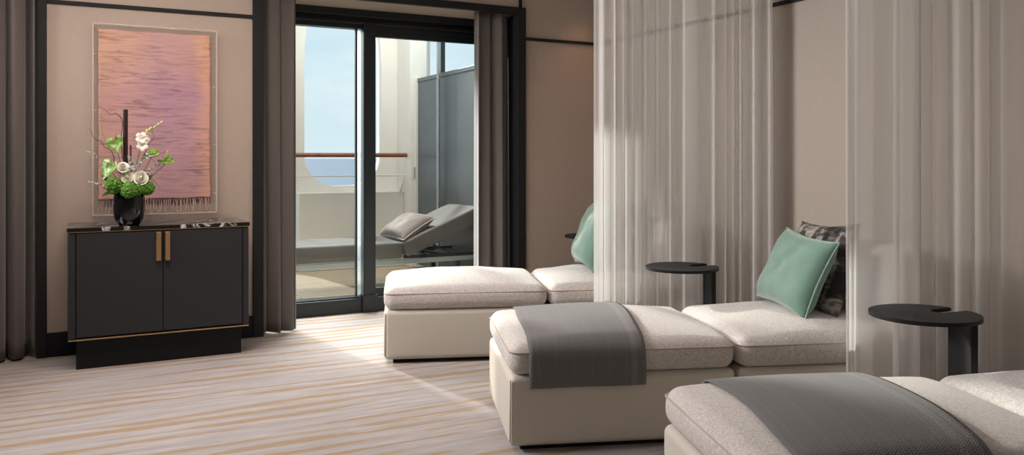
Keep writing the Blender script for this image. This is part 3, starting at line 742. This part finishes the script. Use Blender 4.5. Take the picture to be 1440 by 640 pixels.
for i in range(nx):
    for j in range(nzz):
        q = (gr[i][j], gr[i + 1][j], gr[i + 1][j + 1], gr[i][j + 1]); f = bm.faces.new([a[0] for a in q])
        for lp, a in zip(f.loops, q): lp[uv].uv = (a[1], a[2])
wo_ = obj('weave', bm, M['tapestry'], tw, smooth=True); md = wo_.modifiers.new('thickness', 'SOLIDIFY'); md.thickness = .006; md.offset = 0
bm = bmesh.new()
for i in range(52):
    x = xa + .01 + (xb - xa - .02) * i / 51 + random.uniform(-.004, .004); L = random.uniform(.055, .10)
    tube(bm, smoothpath([(x, -.026, .005), (x + random.uniform(-.006, .006), -.028, -L * .5), (x + random.uniform(-.016, .016), -.027, -L)], 3), .0018, 4)
fr = obj('fringe', bm, M['fringe'], tw, smooth=True); fr['label'] = 'loose pink yarn fringe'

# ------------------------------------------------------------------ vase and flowers
VW = -.345
def FP(px, py, w=VW):
    t = T_at(px, w); p = RW(t, w); d = p.y
    return Vector((p.x, p.y, EYE - (py - 222) * d / F_PX))
vt = T_at(181.5, VW); VB = RW(vt, VW, .772)
bm = bmesh.new(); lathe(bm, [(0, 0), (.050, 0), (.056, .004), (.060, .012), (.074, .035), (.081, .07), (.083, .11), (.081, .15), (.077, .183), (.074, .186), (.072, .183), (.076, .15), (.078, .10), (.07, .04), (.05, .014), (0, .012)], 48)
vs = obj('vase', bm, M['vase'], loc=VB, smooth=True); tag(vs, 'glossy black glass vase of flowers standing on the marble cabinet top', 'vase')
MOUTH = VB + Vector((0, 0, .15))
def stem_to(parent, p, mat=None, r=.0022, bend=(0, 0, 0), root=None):
    q = (root or MOUTH) - p
    bm = bmesh.new(); tube(bm, smoothpath([q, q * .5 + Vector(bend), Vector((0, 0, 0))], 6), r, 6); return obj('stem', bm, mat or M['stem'], parent, smooth=True)
view = lambda p: (Vector((0, 0, EYE)) - p).normalized()
def petal_bm(bm, rad, ht, az, open_, c=Vector((0, 0, 0)), width=1.2, n=6, rot=None, close=0.0):
    """cupped petal standing around the z axis"""
    g = []
    for i in range(n + 1):
        u = -1 + 2 * i / n; row = []
        for j in range(n + 1):
            v = j / n; w_ = width * math.sin(PI * min(.93, .2 + .7 * v)) ** .7
            a = az + u * w_
            rr = rad * (.25 + .75 * math.sin(min(1, v * 1.1) * PI / 2)) * (1 - close * v ** 2.5) + open_ * v ** 3
            z = ht * (v - .12 * u * u * v) - abs(open_) * .5 * v ** 4
            p = Vector((rr * math.cos(a), rr * math.sin(a), z)); row.append(bm.verts.new(c + (rot @ p if rot else p)))
        g.append(row)
    for i in range(n):
        for j in range(n): bm.faces.new((g[i][j], g[i + 1][j], g[i + 1][j + 1], g[i][j + 1]))
def rose(px, py, size, label, tilt):
    p = FP(px, py, VW - .06); t = thing('rose', label, 'flower', p, 0, 'white roses in the black vase'); bm = bmesh.new()
    rot = Vector((0, 0, 1)).rotation_difference((view(p) + Vector(tilt)).normalized()).to_matrix()
    c = rot @ Vector((0, 0, -size * .5))
    for ring, (k, rd, h, op) in enumerate(((3, .22, 1.18, 0), (4, .40, 1.12, 0), (5, .58, 1.0, .03), (5, .76, .84, .12), (6, .94, .62, .26))):
        for i in range(k): petal_bm(bm, size * rd, size * h, 2 * PI * i / k + ring * .7 + random.uniform(-.2, .2), size * op, c, .95 if k > 3 else 1.3, 6, rot, (.75, .55, .35, .12, 0)[ring])
    q_ = bmesh.new(); bmesh.ops.create_uvsphere(q_, u_segments=10, v_segments=8, radius=size * .20); merge(bm, q_, Matrix.Translation(c + rot @ Vector((0, 0, size * .86))))
    obj('bloom', bm, M['petal'], t, smooth=True); stem_to(t, p)
def heart_bm(size, cup=.25, fold=.12):
    bm = bmesh.new(); n = 20; rows = []
    c = bm.verts.new((0, 0, 0)); ring = []; mid = []
    for i in range(n * 2):
        a = 2 * PI * i / (n * 2); r = size * (1 - .45 * math.sin(a) * 0 + 0)
        # heart outline, notch at +y, tip at -y
        x = size * .52 * math.sin(a) ** 3 * 1.05; y = size * .045 * (13 * math.cos(a) - 5 * math.cos(2 * a) - 2 * math.cos(3 * a) - math.cos(4 * a))
        mid.append(bm.verts.new((x * .55, y * .55, -cup * size * .3 * .3 + fold * size * abs(math.sin(a)) ** 2 * .3)))
        ring.append(bm.verts.new((x, y, cup * size * (x * x + y * y) / size ** 2 + fold * size * abs(math.sin(a)) ** 2)))
    m_ = n * 2
    for i in range(m_):
        bm.faces.new((c, mid[i], mid[(i + 1) % m_])); bm.faces.new((mid[i], ring[i], ring[(i + 1) % m_], mid[(i + 1) % m_]))
    return bm
def anthurium(px, py, size, label, nrm, tip, spad, spad_mat, w=VW):
    p = FP(px, py, w); t = thing('anthurium', label, 'flower', p, 0, 'green anthuriums in the black vase'); bm = heart_bm(size)
    Z = Vector(nrm).normalized(); Yv = -Vector(tip); Yv = (Yv - Z * Yv.dot(Z)).normalized(); X = Yv.cross(Z)
    for v in bm.verts: v.co = X * v.co.x + Yv * v.co.y + Z * v.co.z
    s = obj('spathe', bm, M['anth'], t, smooth=True); md = s.modifiers.new('thickness', 'SOLIDIFY'); md.thickness = .0016
    bm = bmesh.new(); tube(bm, smoothpath([Yv * size * .3 + Z * .002, Yv * size * .3 + Vector(spad) * .4, Yv * size * .3 + Vector(spad)], 5), .0042, 8, r1=.002); obj('spadix', bm, spad_mat, t, smooth=True)
    stem_to(t, p + Z * -.003)
def fuzzball(px, py, r, label, w):
    p = FP(px, py, w); bm = bmesh.new(); bmesh.ops.create_icosphere(bm, subdivisions=4, radius=r)
    rnd = random.Random(px)
    for v in bm.verts: v.co *= 1 + .16 * noise.noise(v.co * 60) + rnd.uniform(-.10, .12)
    t = thing('dianthus', label, 'flower', p, 0, 'fluffy green blooms in the black vase'); obj('bloom', bm, M['fuzz'], t); stem_to(t, p)
def branch(pts, r, label, mat, name='twig', cat='branch', group='bare curly twigs in the black vase', w=VW, side=()):
    P3 = [MOUTH] + [FP(x, y, w + dw) for x, y, dw in pts]; base = P3[0]; bm = bmesh.new()
    path = smoothpath([q - base for q in P3], 5)
    path = [q + Vector((random.uniform(-1, 1), random.uniform(-1, 1), random.uniform(-1, 1))) * .0022 for q in path]
    tube(bm, path, r, 6, r1=r * .4); o = obj(name, bm, mat, loc=base, smooth=True); tag(o, label, cat, group); return o, path
def sprig(pts, label, leaf_r, w=VW, step=2, mat=None):
    P3 = [MOUTH] + [FP(x, y, w + dw) for x, y, dw in pts]; base = P3[0]
    t = thing('eucalyptus_sprig', label, 'foliage', base, 0, 'grey-green sprigs in the black vase'); path = smoothpath([q - base for q in P3], 6)
    bm = bmesh.new(); tube(bm, path, .0013, 5, r1=.0007); obj('stem', bm, M['euc'], t, smooth=True)
    bm = bmesh.new(); n = len(path)
    for i in range(n // 2 + 1, n, step):
        for s in (-1, 1):
            c = path[i]; d = Vector((random.uniform(-1, 1), random.uniform(-1, .2), random.uniform(-.3, 1))).normalized(); e_ = d.orthogonal().normalized(); r_ = leaf_r * random.uniform(.7, 1.15) * (1.15 - .5 * i / n)
            k = 10; cen = c + d * r_; nr = d.cross(e_)
            ring = [bm.verts.new(cen + d * r_ * math.cos(2 * PI * q / k) + e_ * r_ * .62 * math.sin(2 * PI * q / k) + nr * .15 * r_ * math.cos(4 * PI * q / k)) for q in range(k)]
            cv = bm.verts.new(cen)
            for q in range(k): bm.faces.new((cv, ring[q], ring[(q + 1) % k]))
    f_ = obj('leaves', bm, mat or M['euc'], t, smooth=True); f_['kind'] = 'stuff'
def blade(px0, py0, px1, py1, wd, label, w=VW - .05, droop=.01):
    a, b = FP(px0, py0, w), FP(px1, py1, w); base = a; d = b - a; s = d.cross(view(a)).normalized(); bm = bmesh.new(); n = 10; g = []
    for i in range(n + 1):
        v = i / n; h = wd * math.sin(PI * min(1, .08 + v * .92)) ** .8; c = d * v + Vector((0, 0, -droop * v * v)) ; nr = view(a)
        g.append([bm.verts.new(c + s * h * k + nr * (.25 * h * abs(k))) for k in (-1, -.5, 0, .5, 1)])
    for i in range(n):
        for k in range(4): bm.faces.new((g[i][k], g[i + 1][k], g[i + 1][k + 1], g[i][k + 1]))
    o = obj('leaf', bm, M['leaf'], loc=base, smooth=True); md = o.modifiers.new('thickness', 'SOLIDIFY'); md.thickness = .001; tag(o, label, 'leaf', 'dark green leaves in the black vase')
# dark upright cane
a = FP(177.5, 154); ca = thing('cane', 'thick dark brown upright cane rising from the black vase', 'cane', Vector((a.x, a.y, MOUTH.z)))
bm = bmesh.new(); tube(bm, [(-.004, 0, -.05), (-.004, 0, a.z - MOUTH.z)], .0125, 16); obj('pole', bm, M['stick'], ca, smooth=True, angle=.8)
bm = bmesh.new(); tube(bm, [(.022, .02, -.05), (.016, .018, .30)], .005, 10); obj('side_shoot', bm, M['stick'], ca, smooth=True)
branch([(176, 245, 0), (172, 215, .02), (171, 190, .0), (172, 170, .02), (163, 160, 0), (155, 161, -.02), (147, 154, 0), (138, 148, .02)], .003, 'curly twig reaching highest on the left of the dark cane', M['twig'])
branch([(172, 250, 0), (163, 232, 0), (158, 214, -.02), (148, 208, 0), (143, 199, .02), (134, 196, 0), (129, 186, 0), (126, 182, .02)], .003, 'curly reddish twig pointing out to the middle left', M['twig'])
branch([(188, 250, 0), (200, 225, .02), (208, 205, 0), (216, 194, .02), (213, 183, 0)], .0022, 'thin twig curling up behind the white orchid blooms', M['twig'])
branch([(195, 255, -.02), (206, 246, 0), (213, 252, 0), (218, 256, 0), (225, 264, 0)], .0022, 'thin twig dipping to the lower right of the vase', M['twig'])
branch([(190, 250, -.02), (205, 240, 0), (218, 232, 0), (213, 222, .02), (206, 215, 0)], .0014, 'thin twig looping at right between rose and green anthurium', M['twig'])
branch([(168, 248, 0), (155, 215, 0), (141, 175, .01)], .0015, 'straight thin green stalk slanting up to the left', M['stem'], name='stalk', cat='stalk', group=None)
sprig([(160, 268, -.02), (148, 263, -.03), (136, 258, -.03), (122, 255, -.02)], 'grey-green sprig sticking out lowest to the left', .009)
sprig([(158, 250, 0), (140, 225, 0), (130, 215, .02), (119, 213, .02)], 'tiny-leaved grey-green sprig at middle left', .007)
sprig([(186, 255, -.04), (192, 240, -.05), (200, 228, -.05), (209, 218, -.04)], 'dusty grey-green sprig in the centre above the right rose', .013, step=1)
sprig([(198, 252, -.04), (206, 244, -.03), (214, 237, -.02), (224, 232, 0)], 'dusty grey-green sprig at right above the fluffy green bloom', .011, step=1)
sprig([(180, 250, -.05), (184, 240, -.06), (186, 230, -.05), (183, 222, -.05)], 'dusty grey-green sprig in the centre behind the left roses', .012, step=1)
anthurium(163, 203, .082, 'pale green anthurium highest on the left, pink spadix', (.25, -1, .25), (.35, 0, -1), (.012, -.012, .045), M['spadix'])
anthurium(155, 238, .098, 'large pale green anthurium on the left above the fluffy bloom, red spadix', (-.3, -1, .35), (-.3, 0, -1), (-.05, -.03, .02), M['spadix'], VW - .03)
anthurium(215, 218, .080, 'green anthurium on the right, tipped flat, left of the other', (-.1, -.5, .75), (1, -.2, -.3), (.04, -.02, .03), M['spadix_y'])
anthurium(235, 228, .080, 'green anthurium farthest right with a yellow spadix', (.1, -.5, .7), (1, -.3, -.35), (.028, -.01, .06), M['spadix_y'])
rose(173, 235, .027, 'white rose highest of the left pair above the fluffy green blooms', (0, 0, .5))
rose(179, 249, .029, 'white rose lowest of the left pair, below the other', (-.2, 0, .2))
rose(198, 250, .035, 'white rose on the right, the largest', (.3, 0, .3))
fuzzball(160, 261, .045, 'fluffy green bloom on the left rim of the black vase', VW - .05)
fuzzball(181, 268, .043, 'fluffy green bloom at the front centre of the vase rim', VW - .075)
fuzzball(193, 266, .036, 'fluffy green bloom between the front centre and right ones', VW - .05)
fuzzball(207, 265, .038, 'fluffy green bloom on the right rim of the black vase', VW - .03)
blade(160, 268, 143, 273, .010, 'dark green leaf drooping lowest on the left of the vase', droop=.01)
blade(158, 266, 144, 264, .009, 'dark green leaf just above the lowest left one', droop=0)
blade(157, 258, 142, 246, .010, 'dark green leaf behind the large left anthurium', w=VW + .0, droop=0)
blade(205, 256, 215, 245, .010, 'dark green leaf upright beside the right rose', w=VW, droop=0)
# gladiolus spike with two white open blooms
gp = FP(200, 200); gl = thing('gladiolus', 'white orchid-like spray with yellow-green buds rising to the right of the cane', 'flower', gp)
bm = bmesh.new(); tip = FP(228, 171) - gp; tube(bm, smoothpath([MOUTH - gp, (FP(190, 240) - gp), Vector((0, 0, 0)), FP(208, 184) - gp, tip], 6), .0025, 6, r1=.0012); obj('stem', bm, M['stem'], gl, smooth=True)
for (x, y, s) in ((199, 194, .030), (203, 196, .026), (200, 205, .028)):
    bm = bmesh.new(); c = FP(x, y, VW - .03) - gp; rot = Vector((0, 0, 1)).rotation_difference((view(gp) + Vector((random.uniform(-.5, .5), 0, random.uniform(-.2, .4)))).normalized()).to_matrix()
    for i in range(5): petal_bm(bm, s * .55, s * .55, 2 * PI * i / 5 + x, s * .55, c, .75, 6, rot)
    obj('bloom', bm, M['petal'], gl, smooth=True)
for (x, y, s, ax) in ((206, 186, .020, (.3, 0, 1)), (211, 182, .018, (.6, 0, 1)), (217, 179, .016, (.8, 0, .8)), (222, 175, .014, (1, 0, .8)), (227, 172, .012, (1, 0, .9))):
    bm = bmesh.new(); bmesh.ops.create_uvsphere(bm, u_segments=12, v_segments=8, radius=1); q = Vector((0, 0, 1)).rotation_difference(Vector(ax)).to_matrix(); c = FP(x, y) - gp
    for v in bm.verts: v.co = c + q @ Vector((v.co.x * s * .38, v.co.y * s * .38, v.co.z * s))
    obj('bud', bm, M['bud'], gl, smooth=True)

# ------------------------------------------------------------------ lounger on the balcony
LW0, LW1 = 1.2, 1.86; tpv = T_at(567, LW0); tend = T_at(675, LW0)
lg = thing('sun_lounger', 'grey upholstered sun lounger with raised back on the balcony deck behind the glass', 'sun lounger', RW(tpv, LW0), ANG)
DW = LW1 - LW0
bm = bmesh.new(); pad(bm, -1.35, -.004, 0, DW, .292, .43, .018, .004, 0, 10); obj('seat_mattress', bm, M['lounger_cloth'], lg, smooth=True)
dx = tend - tpv; zt = .725; ang = math.atan2(zt - .43, dx); Lb = math.hypot(dx, zt - .43)
bm = bmesh.new(); pad(bm, 0, Lb, 0, DW, -.137, 0, .018, .003, 0, 10)
for v in bm.verts:
    x, z = v.co.x, v.co.z; v.co.x = math.cos(ang) * x - math.sin(ang) * z * .9; v.co.z = .427 + math.sin(ang) * x + math.cos(ang) * z
obj('back_mattress', bm, M['lounger_cloth'], lg, smooth=True)
bm = bmesh.new()
box(bm, -1.36, dx + .06, .0, .035, .246, .286, .004); box(bm, -1.36, dx + .06, DW - .035, DW, .246, .286, .004); box(bm, -1.36, -1.32, 0, DW, .246, .286, .004); box(bm, dx + .02, dx + .06, 0, DW, .246, .286, .004)
obj('frame', bm, M['stile'], lg)
for x in (-1.30, .5):
    for y in (.02, DW - .06):
        bm = BX(x, x + .04, y, y + .04, -.01, .25, bev=.004); obj('leg', bm, M['darkgrey'], lg)
for y in (.06, DW - .08):
    bm = bmesh.new(); tube(bm, [(.30, y, .28), (.14, y, .35), (dx * .72, y, .28), (dx * .35, y, .41)], .010, 8); obj('strut', bm, M['darkgrey'], lg, smooth=True)
bm = bmesh.new(); box(bm, .02, dx + .05, .04, .07, .286, .312, .003); box(bm, .02, dx + .05, DW - .07, DW - .04, .286, .312, .003); obj('support_rail', bm, M['darkgrey'], lg)
bm, ed = pillow_bm(.50, .36, .15, seed=4, sag=.1)
lp_ = obj('pillow', bm, M['taupe'], smooth=True); tag(lp_, 'taupe pillow with pale piping lying on the balcony sun lounger', 'pillow')
b2 = bmesh.new(); tube(b2, ed, .004, 6, closed=True); obj('piping', b2, M['taupe_pipe'], lp_, smooth=True)
Yd = Vector((U.x * math.cos(.52), U.y * math.cos(.52), math.sin(.52)))
c_ = RW(tpv, LW0 + .27, .43) + Vector((U.x, U.y, 0)) * .19 + Vector((-U.x * .5, -U.y * .5, .87)) * .125
place(lp_, c_, Vector((V.x, V.y, 0)) * -1 + Vector((U.x, U.y, 0)) * .12, Yd)
